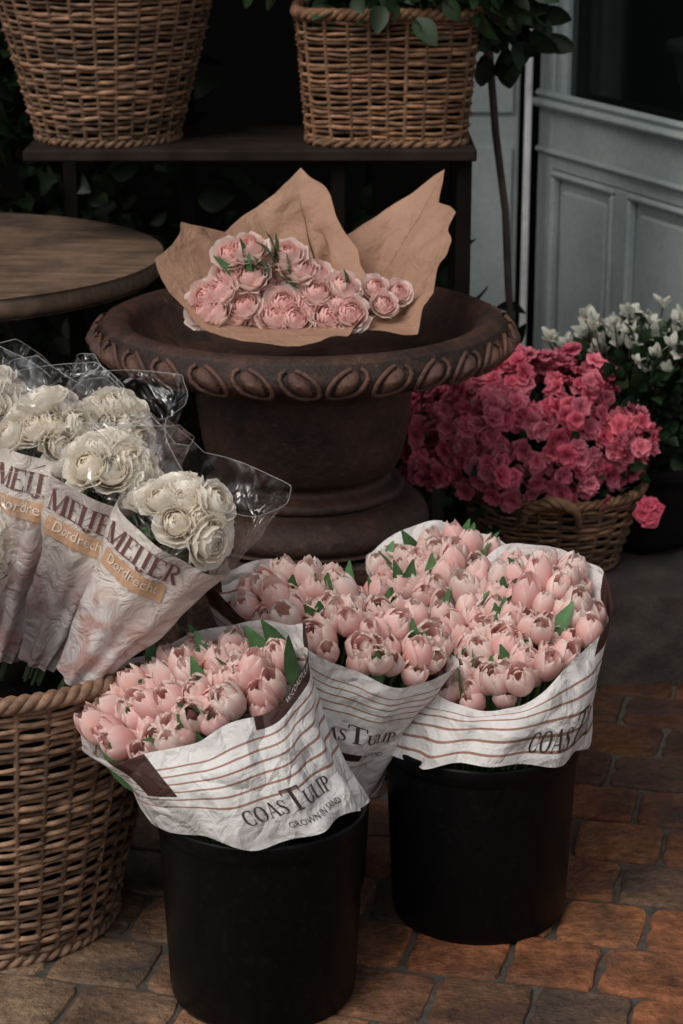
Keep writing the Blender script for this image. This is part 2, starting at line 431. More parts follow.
# ------------------------------------------------------------ wraps
class Wrap:
    def __init__(s,loops,seed=0,crk=.004,pleat=.004,npl=9):
        s.L=loops;s.seed=seed;s.crk=crk;s.pl=pleat;s.npl=npl
        s.cen=[np.mean([l(i/16) for i in range(16)],0) for l in loops]
        s.len=sum(np.linalg.norm(s.L[i](.5)-s.L[i+1](.5)) for i in range(len(loops)-1))
        s.circ=[sum(np.linalg.norm(l(i/24)-l((i+1)/24)) for i in range(24)) for l in loops]
    def base(s,u,v):
        n=len(s.L)-1;x=min(max(v,0),1)*n;i=min(int(x),n-1);t=x-i
        P=[s.L[max(0,min(n,i+k))](u) for k in (-1,0,1,2)];
        if i==0:P[0]=2*P[1]-P[2]
        if i==n-1:P[3]=2*P[2]-P[1]
        p=.5*((2*P[1])+(-P[0]+P[2])*t+(2*P[0]-5*P[1]+4*P[2]-P[3])*t*t+(-P[0]+3*P[1]-3*P[2]+P[3])*t**3)
        c=s.cen[i]*(1-t)+s.cen[i+1]*t
        return p,c
    def __call__(s,u,v):
        p,c=s.base(u,v);d=p-c;d/=np.linalg.norm(d)+1e-9
        q=Vector(p)*13+Vector((s.seed*7.1,0,0))
        nz=noise.noise(q)+.5*noise.noise(q*2.3)
        rid=abs(noise.noise(Vector(p)*9+Vector((0,s.seed*3.3,5))))
        pl=math.sin(u*2*pi*s.npl+3*math.sin(u*7+s.seed)+2*v)*s.pl*(.3+v*.9)
        return p+d*(nz*s.crk+(.3-rid)*s.crk*2+pl)
    def normal(s,u,v):
        e=.004;a=s(u+e,v)-s(u-e,v);b=s(u,min(v+e,1))-s(u,max(v-e,0));n=np.cross(a,b)
        n/=np.linalg.norm(n)+1e-12;p,c=s.base(u,v)
        return n if np.dot(n,p-c)>0 else -n
    def mesh(s,name,mat,parent,nu=150,nv=44,v0=0,v1=1,u0=0,u1=1,clr=(1,1,1),off=0,stv=False):
        mb=MB();V=[];S=[]
        for j in range(nv):
            v=v0+(v1-v0)*j/(nv-1)
            for i in range(nu):
                u=u0+(u1-u0)*i/(nu-1);p=s(u,v)
                if off:p=p+s.normal(u,v)*off
                V.append(p);S.append((u,v if stv else v*s.len,0))
        mb.add(V,gridf(nu,nv),clr,S);return mb.build(name,mat,parent)
    def text(s,name,VF,uc,vc,parent,clr=(.05,.03,.03),rot=0.,off=.0013,flip=1):
        V,F=VF;c,sn=math.cos(rot),math.sin(rot);out=[]
        n=len(s.L)-1
        for x,y in V:
            X=c*x-sn*y;Y=sn*x+c*y
            v=vc-Y/s.len;xx=min(max(v,0),1)*n;i=min(int(xx),n-1);ci=s.circ[i]*(1-(xx-i))+s.circ[i+1]*(xx-i)
            u=uc+flip*X/ci
            out.append(s(u,v)+s.normal(u,v)*off)
        mb=MB();mb.add(out,F,clr);return mb.build(name,M_ink,parent,False)
def eloop(c,a,b,wob=0,seed=0,hem=0):
    c,a,b=[np.array(q,float) for q in (c,a,b)]
    nrm=np.cross(a,b);nrm/=np.linalg.norm(nrm)
    def f(u):
        th=2*pi*u+pi/2
        w=1+wob*(math.sin(2*th+seed)+.6*math.sin(3*th+2*seed))
        z=hem*(math.sin(3*th+seed)+.7*math.sin(5*th+1.7*seed)+.4*math.sin(9*th))
        return c+(a*math.cos(th)+b*math.sin(th))*w+nrm*z
    return f
def ploop(pts):
    P=np.array(pts,float);n=len(P);Q=np.vstack([P,P[:1]]);L=np.r_[0,np.cumsum(np.linalg.norm(np.diff(Q,axis=0),axis=1))];L/=L[-1]
    def f(u):
        u=u%1.;return np.array([np.interp(u,L,Q[:,k]) for k in range(3)])
    return f
def blooms(mb,c,a,b,dome,n,tpls,sc,lean,spread=.5,fill=.93,stems=None,target=None):
    c,a,b=[np.array(q,float) for q in (c,a,b)];nrm=np.cross(a,b);nrm/=np.linalg.norm(nrm)
    if nrm[2]<0:nrm=-nrm
    for i in range(n):
        r=math.sqrt((i+.5)/n)*fill;th=i*2.39996+rng.uniform(-.2,.2)
        x,y=r*math.cos(th),r*math.sin(th)
        p=c+a*x+b*y+nrm*(dome*(1-r*r)+rng.uniform(-.020,.014))
        d=np.array(lean,float)+spread*(a/np.linalg.norm(a)*x+b/np.linalg.norm(b)*y)+nr.uniform(-.28,.28,3)
        s=sc*rng.uniform(.80,1.12);d/=np.linalg.norm(d)
        k=rng.uniform(.92,1.02);g=rng.uniform(.88,1.06)
        put(mb,rng.choice(tpls),p-d*.035,d,rng.uniform(0,6),s,(k,k*g,k*g))
        if stems is not None:
            q=np.array(target,float)+np.array([x,y,0])*.04
            t=np.linspace(0,1,4)[:,None];tube(stems,(p-d*.033)*(1-t)+q*t,.0028,5,False,(.12,.22,.08),ref=(0,1,.1))
def greens(mb,c,a,b,dome,n,lean,tpls,sc=1.,fill=.9):
    c,a,b=[np.array(q,float) for q in (c,a,b)];nrm=np.cross(a,b);nrm/=np.linalg.norm(nrm)
    if nrm[2]<0:nrm=-nrm
    for i in range(n):
        r=math.sqrt(rng.random())*fill;th=rng.uniform(0,6.28);x,y=r*math.cos(th),r*math.sin(th)
        d=np.array(lean)+nr.uniform(-.35,.35,3)
        d/=np.linalg.norm(d)
        p=c+a*x+b*y+nrm*(dome*(1-r*r)+.008)-d*.085*sc
        put(mb,rng.choice(tpls),p,d,rng.uniform(0,6),sc*rng.uniform(.8,1.05))

# ------------------------------------------------------------ bucket
def bucket(x,y,name='black_flower_bucket',H=.29):
    mb=MB()
    pr=[(.0,.004),(.118,.004),(.128,0),(.131,.006),(.1325,.02),(.1335,.022),(.144,H-.03),(.1445,H-.028),(.1475,H-.026),(.1485,H-.004),(.1475,H),(.144,H),(.142,H-.005),(.130,.02),(0,.02)]
    lathe(mb,pr,(x,y),72);o=mb.build(name,M_bucket)
    return o
bucket(-.112,2.81);bucket(.211,3.057);bucket(-.095,3.14)

# ------------------------------------------------------------ tulip bouquets
def bouquet(name,rim,mid,bot,mat,bl,n,seed,texts=(),sc=1.08,dome=.020,green=20,hem=.006):
    e=empty(name)
    W=Wrap([eloop(*rim,wob=.03,seed=seed,hem=.008),eloop(*mid,wob=.02,seed=seed+1),eloop(*bot,wob=.015,seed=seed+2,hem=hem)],seed,.005,.005)
    W.mesh('paper_wrap',mat,e)
    f=MB();s=MB();g=MB()
    c,a,b=[np.array(q,float) for q in rim];c=c+np.array(bl.get('off',(0,0,0)))
    blooms(f,c,a*bl.get('sa',.92),b*bl.get('sb',.92),dome,n,T_tul,sc,bl['lean'],.45,.96,s,(bot[0][0],bot[0][1],.1))
    greens(g,c,a,b,dome,green,bl['lean'],T_blade)
    f.build('tulip_blooms',M_petal,e);s.build('stems',M_leaf,e);g.build('leaves',M_leaf,e)
    for t in texts: W.text(t[0],t[1],t[2],t[3],e,**t[4])
    return W
MP1=mat_paper('printed_paper_a',.0150,.03,.120,((.585,.80,.0,.020),(.375,.43,.0,.085)))
bouquet('tulip_bouquet',((-.205,2.81,.462),(.158,0,.062),(-.01,.12,.035)),((-.162,2.80,.375),(.136,0,.03),(0,.145,.0)),((-.118,2.805,.284),(.150,0,.008),(0,.152,-.020)),MP1,
  dict(lean=(-.35,-.25,.9),off=(-.010,.006,-.016),sa=.84,sb=.86),78,1,
  [('lettering',serif('COASTULIP',.0195,(4,)),.590,.80,dict(rot=.0)),('small_lettering',sans('GROWN IN SAND',.008),.615,.91,dict()),('label_lettering',sans('W.COASTULIP.NL',.007),.68,.05,dict(clr=(.6,.55,.5)))])
MP2=mat_paper('printed_paper_b',.0150,.03,.10,((.20,.40,.0,.03),(.52,.58,.165,.18)))
bouquet('tulip_bouquet',((-.012,3.03,.478),(.180,-.03,-.060),(.02,.12,.01)),((-.03,3.05,.35),(.132,0,-.04),(0,.135,.0)),((-.065,3.10,.215),(.115,0,-.03),(0,.14,.0)),MP2,
  dict(lean=(.0,-.25,.9),off=(.012,.012,.002),sa=.87),84,2,
  [('lettering',serif('COASTULIP',.021,(4,)),.555,.52,dict(rot=0.)),('small_lettering',sans('GROWN IN SAND',.008),.58,.63,dict())])
MP3=mat_paper('printed_paper_c',.0160,.03,.155,((.64,.78,.0,.020),))
bouquet('tulip_bouquet',((.165,3.35,.452),(.125,0,.0),(0,.09,.04)),((.18,3.26,.38),(.11,0,0),(0,.09,0)),((.2,3.14,.27),(.10,0,0),(0,.08,0)),MP3,
  dict(lean=(0,-.25,.9),off=(0,-.015,-.004)),44,3)
bouquet('tulip_bouquet',((.255,3.09,.450),(.146,.03,.052),(-.01,.150,.055)),((.240,3.075,.365),(.150,0,.02),(0,.160,.0)),((.213,3.057,.278),(.156,0,.0),(0,.157,-.02)),MP3,
  dict(lean=(0,-.25,.9),off=(-.004,0,-.002)),98,4,
  [('lettering',serif('COASTULIP',.022,(4,)),.63,.88,dict(rot=.0))])

# ------------------------------------------------------------ wicker baskets
def basket(name,c,r0,r1,h,z0,rowh,nst,tint=(1,1,1),ax=1.,ay=1.,p=2.,flare=1.,handles=(),parent=None,rimr=.011,seed=0):
    e=parent or empty(name);mb=MB();r=random.Random(seed+3)
    rows=int(h/rowh)
    seg=nst*4;th=np.arange(seg)*2*pi/seg
    def rad(th): return 1/(np.abs(np.cos(th))**p+np.abs(np.sin(th))**p)**(1/p)
    def R(z): return r0+(r1-r0)*(z/h)**flare
    amp=rowh*.40
    base=np.array([.28,.165,.10])*np.array(tint)
    for k in range(rows):
        z=rowh*(k+.5);sg=1 if k%2 else -1
        rr=R(z)+amp*sg*np.cos(th*nst/2)+r.uniform(-.001,.001)
        q=rad(th);jz=.0018*np.sin(th*r.randint(2,7)+r.uniform(0,6))+.0009*np.sin(th*r.randint(9,23)+r.uniform(0,6))
        P=np.stack([c[0]+ax*rr*q*np.cos(th),c[1]+ay*rr*q*np.sin(th),z0+z+jz],1)
        nseg=len(P);cc=np.ones(nseg);a=0;rd=np.ones(nseg)
        while a<nseg:
            L=r.randint(8,30);cc[a:a+L]=r.uniform(.35,1.6);rd[a:a+L]=r.uniform(.76,1.08);a+=L
        C=np.repeat(base[None]*cc[:,None],5,0)
        m2=MB();tube(m2,P,rowh*.47*rd,5,True)
        mb.add(m2.V[0],m2.F,C)
    for k in range(nst):
        t=2*pi*(k+0.5)/nst;q=float(rad(np.array(t)))
        zz=np.linspace(0,h,10);rr=R(zz)
        P=np.stack([c[0]+ax*rr*q*math.cos(t),c[1]+ay*rr*q*math.sin(t),z0+zz],1)
        tube(mb,P,rowh*.46,6,False,base*r.uniform(.5,1.1),ref=(math.cos(t+.3),math.sin(t+.3),0))
    for (zz,rb,k3) in ((h,rimr,3),(.004,rimr*.75,2)):
        n=260;t=np.arange(n)*2*pi/n
        for k in range(k3):
            tw=t*int(nst*.8)+k*2*pi/k3
            rr=R(zz)+np.cos(tw)*rb*.6;q=rad(t)
            P=np.stack([c[0]+ax*rr*q*np.cos(t),c[1]+ay*rr*q*np.sin(t),z0+zz+np.sin(tw)*rb*.6],1)
            tube(mb,P,rb*.62,6,True,base*r.uniform(.75,1.15))
    for H in handles: 
        P=smoothprof(np.array(H),10);n=len(P)
        for k in range(3):
            tw=np.linspace(0,22,n)+k*2.1
            Q=P+np.stack([np.zeros(n),np.cos(tw)*.006,np.sin(tw)*.006],1)
            tube(mb,Q,.0062,6,False,base*r.uniform(1.2,1.6),ref=(0,1,.05))
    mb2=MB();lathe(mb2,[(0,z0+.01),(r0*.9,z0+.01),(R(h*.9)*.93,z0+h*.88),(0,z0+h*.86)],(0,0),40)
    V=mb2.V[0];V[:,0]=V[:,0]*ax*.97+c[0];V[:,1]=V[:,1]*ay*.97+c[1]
    mb.build('wicker_weave',M_wicker,e)
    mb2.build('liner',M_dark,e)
    return e
basket('wicker_basket',(-.535,3.05),.185,.280,.445,0,.0102,38,(1.08,1.1,1.15),seed=1,rimr=.012)
basket('wicker_basket',(-.455,4.32),.135,.222,.33,1.007,.0098,30,(.80,.77,.75),seed=2)
basket('wicker_basket',(.087,4.31),.150,.172,.245,1.007,.0098,30,(.85,.76,.68),ax=1.,ay=.8,p=5.,seed=3)

# ------------------------------------------------------------ shelf rack
mb=MB()
w=np.array([.020,.014,.011])
for k,(y0,y1) in enumerate(((4.15,4.31),(4.315,4.5))):
    box(mb,(-.60,y0,.983),(.255,y1,1.005),c=w*1.3)
for x in (-.02,.22):
    for y in (4.18,4.46): box(mb,(x,y,0),(x+.028,y+.028,.982),c=w*.4)
box(mb,(-.33,4.52,0),(-.30,4.55,1.6),c=w*.4);box(mb,(-.58,4.58,0),(-.55,4.61,1.0),c=w*.4)
for y0 in (4.19,4.35): box(mb,(-.3,y0,.45),(.24,y0+.14,.47),c=w*.6)
mb.build('wooden_shelf_rack',M_wood,None,False)

# ------------------------------------------------------------ cast iron urn
cx,cy=-.066,3.75
e=empty('cast_iron_urn');mb=MB();ic=np.array([.050,.030,.024])
prof=smoothprof([(.0,.685),(.15,.687),(.24,.70),(.285,.742),(.300,.768),(.312,.777),(.330,.780),(.345,.774),(.354,.763),(.363,.754),(.366,.742),(.361,.728),(.345,.716),(.318,.708),(.29,.704),(.255,.696),(.215,.684),(.195,.666),(.190,.64),(.186,.60),(.178,.55),(.165,.515),(.150,.50),(.152,.488),(.175,.480),(.178,.468),(.170,.460),(.195,.452),(.215,.435),(.222,.415),(.215,.40),(.20,.392),(0,.39)],5)
lathe(mb,prof,(cx,cy),160,ic)
C=mb.C[0].reshape(len(prof),160,3);
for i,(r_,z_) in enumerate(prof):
    if r_>.33 and .712<z_<.77: C[i]*=.5  # recess shade painted into the rim band behind the lighter eggs
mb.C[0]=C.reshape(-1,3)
NE=30
def rimpt(th,x,y):
    ys=np.array([-.026,-.013,0,.013,.024]);rr=np.array([.338,.357,.3665,.363,.352]);zz=np.array([.713,.724,.742,.756,.767])
    r=np.interp(y,ys,rr);z=np.interp(y,ys,zz);a=th+x/.362
    return np.array([cx+r*math.cos(a),cy+r*math.sin(a),z]),np.array([math.cos(a)*.85,math.sin(a)*.85,.0])
for i in range(NE):
    th=2*pi*(i+.5)/NE
    sk=.7*(-1 if math.cos(th)>0 else 1)
    V=[];n1,n2=12,7
    for j in range(n2):
        q=j/(n2-1);rad_=math.sin((1-q)*pi/2) if j<n2-1 else 0.001
        hgt=.015*math.sqrt(max(0,1-rad_**2))
        for k in range(n1):
            a=2*pi*k/n1;yy=rad_*.018*math.sin(a);xx=rad_*.0165*math.cos(a)-yy*sk
            p,nn=rimpt(th,xx,yy+.001);V.append(p+nn*(hgt-.001))
    mb.add(V,gridf(n1,n2,True),ic*2.1)
    P=[]
    for a in np.linspace(-.4*pi,1.4*pi,14):
        yy=-.023*math.sin(a);xx=.0285*math.cos(a)*.98-yy*sk
        p,nn=rimpt(th,xx,yy);P.append(p+nn*.004)
    tube(mb,P,.0042,6,False,ic*2.2,ref=(math.cos(th),math.sin(th),.2))
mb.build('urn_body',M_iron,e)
mb=MB();box(mb,(cx-.20,cy-.20,.0),(cx+.20,cy+.20,.386),bev=.01,c=ic*.5)
box(mb,(cx-.23,cy-.23,0),(cx+.23,cy+.23,.05),bev=.01,c=ic*.5)
mb.build('plinth',M_iron,e,False)

# ------------------------------------------------------------ kraft bouquet
e=empty('kraft_wrapped_tulip_bouquet')
rim1=[(-.071,3.88,1.014),(-.150,3.84,.950),(-.204,3.78,.918),(-.265,3.70,.945),(-.312,3.62,.902),(-.275,3.58,.85),(-.225,3.51,.808),(-.160,3.45,.800),(-.101,3.43,.798),(-.03,3.45,.799),(.014,3.51,.802),(.044,3.62,.824),(.02,3.76,.903),(-.02,3.83,.97)]
def scaled(pts,c,k): c=np.array(c);return [tuple(c+(np.array(p)-c)*k) for p in pts]
b1=(-.03,3.80,.80)
W=Wrap([ploop(rim1),ploop(scaled(rim1,(-.07,3.76,.81),.68)),ploop(scaled(rim1,b1,.12))],5,.010,.006,6)
W.mesh('kraft_paper',M_kraft,e,220,34)
rim2=[(.181,3.88,1.009),(.09,3.87,.945),(.006,3.84,.891),(.014,3.70,.84),(.030,3.54,.797),(.124,3.55,.795),(.160,3.66,.86),(.197,3.78,.951),(.165,3.82,.955)]
W=Wrap([ploop(rim2),ploop(scaled(rim2,(.07,3.78,.82),.64)),ploop(scaled(rim2,(.05,3.80,.80),.12))],8,.012,.006,6)
W.mesh('kraft_paper_second_sheet',M_kraft,e,180,34)
f=MB();g=MB()
for (px,py) in [(206,290),(214,304),(230,270),(232,250),(245,296),(266,254),(249,246),(285,294),(300,264),(318,284),(342,294),(262,306),(330,308),(268,277),(296,308),(220,284),(346,280),(235,308),(287,252),(318,268),(252,270),(308,298),(205,302),(350,304),(278,306)]:
    a=(px-275)*.00169;b=(281-py)*.00171
    p=np.array([-.112+a,3.575+b*.55+rng.uniform(-.012,.008),.866+b])
    d=np.array([-.1+a*2.5,-.65,.75+b*2.5])+nr.uniform(-.3,.3,3);d/=np.linalg.norm(d)
    k=rng.uniform(.97,1.02);put(f,rng.choice(T_peo),p-d*.03,d,rng.uniform(0,6),rng.uniform(.78,.96),(k,k,k))
for (x,y,z) in [(.060,3.60,.862),(.098,3.62,.850),(.075,3.58,.838),(.05,3.61,.835)]:
    d=(.3,-.7,.6);put(f,rng.choice(T_peo),np.array((x,y,z))-np.array(d)*.03,d,rng.uniform(0,6),.66)
f.build('tulip_blooms',M_petal,e)
for (x,z,dx) in [(-.105,.950,.05),(-.12,.940,-.3),(-.095,.935,.4),(-.135,.90,-.2),(-.075,.91,.3),(.02,.88,.2),(-.19,.91,-.4),(-.14,.915,.5),(-.125,.91,-.1),(-.11,.90,.3),(-.09,.89,-.4),(-.15,.93,.1)]:
    d=np.array([dx,-.45,.85]);d/=np.linalg.norm(d);put(g,rng.choice(T_blade),np.array([x,3.57,z])-d*.07,d,rng.uniform(-.6,.6),.72)
g.build('leaves',M_leaf,e)

# ------------------------------------------------------------ rose bouquets in sleeves
def rose_bouquet(base,head,r1,seed,spin,nrose=17,label=True,tilt=0):
    e=empty('white_rose_bouquet');base=np.array(base,float);head=np.array(head,float)
    ax=head-base;L=np.linalg.norm(ax);ax/=L
    tocam=np.array([0,-1.,.35]);b=-(tocam-ax*np.dot(tocam,ax));b/=np.linalg.norm(b);a=np.cross(b,ax);a/=np.linalg.norm(a)
    if a[0]<0:a=-a
    top=head+ax*.085
    def rimf(cen,r,pts,sd):
        g=eloop(cen,a*r,b*r,.04,sd)
        def f(u):
            return g(u)+ax*pts*(abs(((u*2+sd*.37)%1)-.5)*2-.4)
        return f
    W=Wrap([rimf(top,r1*1.16,.05,seed),eloop(head-ax*.01,a*r1*1.08,b*r1*1.08,.03,seed),eloop(base*.5+head*.5,a*r1*.72,b*r1*.66,.03,seed),eloop(base,a*.030,b*.028,.02,seed)],seed,.005,.004,7)
    W.mesh('cellophane',M_film,e,90,22,0,.37)
    W.mesh('printed_sleeve',M_print,e,90,36,.37,1,stv=True)
    mb=MB();tube(mb,[W(i/120,0) for i in range(120)],.0006,4,True,(1,1,1),ref=tuple(ax));mb.build('cellophane_edge_highlight',M_edge,e)  # pale tube added along the film rim as a painted highlight
    if label:
        W.text('lettering',serif('MEIJER',.030),.5+spin,.485,e,(.15,.06,.055),rot=tilt,off=.002)
        gx,gy=np.meshgrid(np.linspace(-.055,.055,14),np.linspace(-.0125,.0125,4));Vp=np.stack([gx.ravel(),gy.ravel()],1)
        W.text('name_plate',(Vp,gridf(14,4)),.5+spin,.535,e,(.56,.34,.21),rot=tilt,off=.002)
        W.text('plate_lettering',sans('Dordrecht',.014),.5+spin,.543,e,(.74,.66,.56),rot=tilt,off=.0035)
        W.text('stars',sans('* * *',.012),.5+spin,.59,e,(.55,.30,.20),rot=tilt,off=.002)
    f=MB();g=MB()
    for i in range(nrose):
        q=math.sqrt((i+.4)/nrose)*1.0;th=i*2.4+seed
        o=(a*math.cos(th)+b*math.sin(th))
        d=ax*math.cos(q*1.25)+o*math.sin(q*1.25)+nr.uniform(-.2,.2,3);d/=np.linalg.norm(d)
        p=head+o*q*r1*.86+ax*(.060*(1-q*q)-.004+rng.uniform(-.010,.010))
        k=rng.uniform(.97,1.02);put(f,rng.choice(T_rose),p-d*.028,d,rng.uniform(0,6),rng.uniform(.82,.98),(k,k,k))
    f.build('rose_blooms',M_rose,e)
    for i in range(8):
        th=i*2.4;d=ax+(a*math.cos(th)+b*math.sin(th))*.35
        put(g,rng.choice(T_leaf),head-ax*.08+(a*math.cos(th)+b*math.sin(th))*r1*.6,d,rng.uniform(0,6),1.1,(.8,1,.8))
    for i in range(8):
        t=np.linspace(0,1,3)[:,None];o=(a*math.cos(i)+b*math.sin(i))
        tube(g,(head+o*.03)*(1-t)+(base+o*.012-ax*.03)*t,.003,5,False,(.06,.1,.04),ref=(0,1,.1))
    g.build('stems_and_leaves',M_leaf,e)
rose_bouquet((-.375,2.89,.442),(-.215,2.87,.685),.082,1,-.03,tilt=.05)
rose_bouquet((-.435,2.95,.442),(-.325,2.98,.715),.078,2,-.01)
rose_bouquet((-.500,3.00,.43),(-.420,3.06,.750),.078,3,0.0)
rose_bouquet((-.570,2.85,.44),(-.520,2.82,.670),.076,4,.0)
rose_bouquet((-.56,3.08,.43),(-.525,3.16,.755),.078,5,.0,label=False)
rose_bouquet((-.48,3.12,.43),(-.345,3.14,.730),.074,6,.0,label=False)

# ------------------------------------------------------------ round table
mb=MB();tx,ty,tz=-.80,4.10,.818;R_=.462
lathe(mb,smoothprof([(0,tz),(.2,tz),(R_-.02,tz),(R_-.005,tz-.003),(R_,tz-.015),(R_-.002,tz-.034),(R_-.02,tz-.042),(R_-.05,tz-.042),(0,tz-.042)],4),(tx,ty),96)
e=empty('round_wooden_table');mb.build('tabletop',M_tabletop,e)
mb=MB()
for k in range(4):
    a=pi/4+k*pi/2;ca,sa=math.cos(a),math.sin(a)
    P=smoothprof([(tx+ca*.16,ty+sa*.16,tz-.043),(tx+ca*.24,ty+sa*.24,.55),(tx+ca*.25,ty+sa*.25,.3),(tx+ca*.32,ty+sa*.32,.01)],8)
    tube(mb,P,.011,8,False,(.02,.018,.016),ref=(-sa,ca,.01))
t=np.arange(40)*2*pi/40
tube(mb,np.stack([tx+.245*np.cos(t),ty+.245*np.sin(t),t*0+.45],1),.008,6,True,(.02,.018,.016))
mb.build('iron_legs',M_black,e)

# ------------------------------------------------------------ ground, tiles, step
mb=MB();mb.add([(-40,-40,-.0075),(40,-40,-.0075),(40,40,-.0075),(-40,40,-.0075)],[(0,1,2,3)]);mb.build('ground',mat_ground(),None,False)
mb=MB();ang=math.radians(-13.5);c_,s_=math.cos(ang),math.sin(ang);ts=.142
for j in range(-4,38):
    off=(.5*(j%2)+rng.uniform(-.10,.10))*ts
    cuts=[(i+rng.uniform(-.07,.07))*ts for i in range(-20,25)]
    for i in range(44):
        gp=rng.uniform(.0055,.0085);u0=cuts[i]+off;wd=cuts[i+1]-cuts[i];v0=j*ts
        X=u0*c_-v0*s_;Y=u0*s_+v0*c_+.4
        if not(-2.2<X<2.4 and 1.6<Y<5.25):continue
        hz=rng.uniform(-.0035,.0015)
        cs=[(gp/2,gp/2),(wd-gp/2,gp/2),(wd-gp/2,ts-gp/2),(gp/2,ts-gp/2)]
        pts=[];cen=np.array([wd/2,ts/2])
        for q in range(4):
            a=np.array(cs[q]);b=np.array(cs[(q+1)%4]);chip=rng.random()<.18
            for k in range(6):
                tt=k/6;p=a*(1-tt)+b*tt+nr.uniform(-.0020,.0020,2)
                if k==0:p=p+(cen-p)*rng.uniform(.03,.10)
                if chip and k==3:p=p+(cen-p)*.07
                pts.append(p)
        pts=np.array(pts);n=len(pts);V=[];tx_,ty_=rng.uniform(-.015,.015),rng.uniform(-.015,.015)
        for (ins,dz) in ((.11,0),(.03,-.0018),(0,-.006),(0,-.02)):
            for p in pts:
                q=p+(cen-p)*ins;uu=u0+q[0];vv=v0+q[1]
                V.append((uu*c_-vv*s_,uu*s_+vv*c_+.4,hz+dz+(q[0]-cen[0])*tx_+(q[1]-cen[1])*ty_))
        F=[tuple(range(n))]
        for k in range(3):
            for q in range(n):F.append((k*n+q,(k+1)*n+q,(k+1)*n+(q+1)%n,k*n+(q+1)%n))
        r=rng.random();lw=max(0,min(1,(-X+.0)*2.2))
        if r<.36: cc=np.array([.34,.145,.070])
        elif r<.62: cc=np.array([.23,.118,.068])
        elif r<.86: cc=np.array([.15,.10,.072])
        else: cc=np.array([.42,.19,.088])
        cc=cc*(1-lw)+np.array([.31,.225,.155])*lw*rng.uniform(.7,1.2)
        dk=max(0,min(1,(Y-3.0)/.65));cc=cc*rng.uniform(.78,1.2)*(1-.76*dk)  # rear tiles darker: painted shadow together with dirt near the step
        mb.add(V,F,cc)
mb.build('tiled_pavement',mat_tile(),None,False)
mb=MB()
def rock(lo,hi,n=14,amp=.012):
    lo=np.array(lo);hi=np.array(hi)
    for ax,s in ((1,0),(2,1),(0,0)):
        o=[k for k in range(3) if k!=ax];V=[]
        for j in range(n):
            for i in range(n*3):
                p=np.zeros(3);p[ax]=(hi if s else lo)[ax];p[o[0]]=lo[o[0]]+(hi-lo)[o[0]]*i/(n*3-1);p[o[1]]=lo[o[1]]+(hi-lo)[o[1]]*j/(n-1)
                q=Vector(p)*9;d=np.array(noise.noise_vector(q))*amp+np.array(noise.noise_vector(q*3))*amp*.4
                V.append(p+d)
        mb.add(V,gridf(n*3,n))
rock((.2,3.97,-.02),(.85,4.5,.178),18,.014);rock((.855,3.95,-.02),(1.5,4.5,.18));rock((1.505,3.97,-.02),(2.4,4.5,.175))
box(mb,(.22,4.4,-.01),(2.4,5.28,.165))
mb.build('stone_step',M_stone)

# ------------------------------------------------------------ shop front
mb=MB()
box(mb,(-2.6,5.36,-.01),(.30,5.45,2.9));box(mb,(1.15,5.36,-.01),(2.6,5.45,2.9));box(mb,(.30,5.36,2.25),(1.15,5.45,2.9))
box(mb,(-2.6,6.4,0),(2.6,6.5,2.9))
for x in (-2.0,-1.3,-.6,.0): box(mb,(x,5.335,.3),(x+.06,5.358,2.4),c=(1,1,1))
mb.build('shop_wall',M_dark,None,False)
mb=MB()
box(mb,(.27,5.30,.17),(.425,5.355,2.4));box(mb,(.285,5.285,.22),(.41,5.298,.85));box(mb,(.285,5.285,.93),(.41,5.298,2.2))
mb.build('painted_door_frame',M_door,None,False)
mb=MB();A=np.array([.488,5.30,0]);B=np.array([.733,4.71,0]);d=(B-A)/np.linalg.norm(B-A);n_=np.array([d[1],-d[0],0]);
if np.dot(n_,[-.3,-1,0])<0:n_=-n_
fr=(A,d,n_,np.array([0,0,1.]))
e=empty('panelled_door')
Wd=.92
box(mb,(-.035,-.05,.17),(.035,0,2.25),fr);box(mb,(Wd-.08,-.05,.17),(Wd,0,2.25),fr)
box(mb,(.036,-.048,.17),(Wd-.081,-.002,.30),fr);box(mb,(.036,-.048,.80),(Wd-.081,-.002,.96),fr);box(mb,(.036,-.048,2.13),(Wd-.081,-.002,2.25),fr)
box(mb,(.34,-.047,.301),(.40,-.003,.799),fr)
box(mb,(.034,-.04,.28),(.36,-.02,.82),fr);box(mb,(.38,-.04,.28),(Wd-.06,-.02,.82),fr)
for (s0,s1) in ((.036,.339),(.401,Wd-.082)):
    box(mb,(s0+.045,-.02,.345),(s1-.045,-.006,.755),fr,bev=.012)
    for (z0,z1) in ((.302,.318),(.782,.798)): box(mb,(s0+.002,-.02,z0),(s1-.002,.006,z1),fr,bev=.006)
    for (q0,q1) in ((s0+.002,s0+.016),(s1-.016,s1-.002)): box(mb,(q0,-.02,.319),(q1,.005,.781),fr,bev=.006)
box(mb,(-.03,0.001,.945),(Wd-.01,.03,.965),fr,bev=.008);box(mb,(-.03,0.001,.967),(Wd-.01,.018,.985),fr,bev=.008);box(mb,(-.03,0.001,.835),(Wd-.01,.014,.850),fr,bev=.006)
box(mb,(.037,-.045,.962),(.075,-.005,2.129),fr,bev=.01);
mb.build('door_leaf',M_door,e,False)
mb=MB();box(mb,(.076,-.03,.962),(Wd-.082,-.024,2.128),fr,bev=.001);mb.build('glass_pane',M_glass,e,False)
mb=MB();pc=A+d*.50-n_*.22;lathe(mb,smoothprof([(0,.80),(.09,.80),(.1,.82),(.06,.86),(.08,.92),(.13,1.02),(.15,1.1),(.165,1.11),(.165,1.13),(.14,1.13),(.0,1.12)],4),(pc[0],pc[1]),40);
box(mb,(pc[0]-.1,pc[1]-.1,.17),(pc[0]+.1,pc[1]+.1,.8))
mb.build('stone_planter',M_pale)
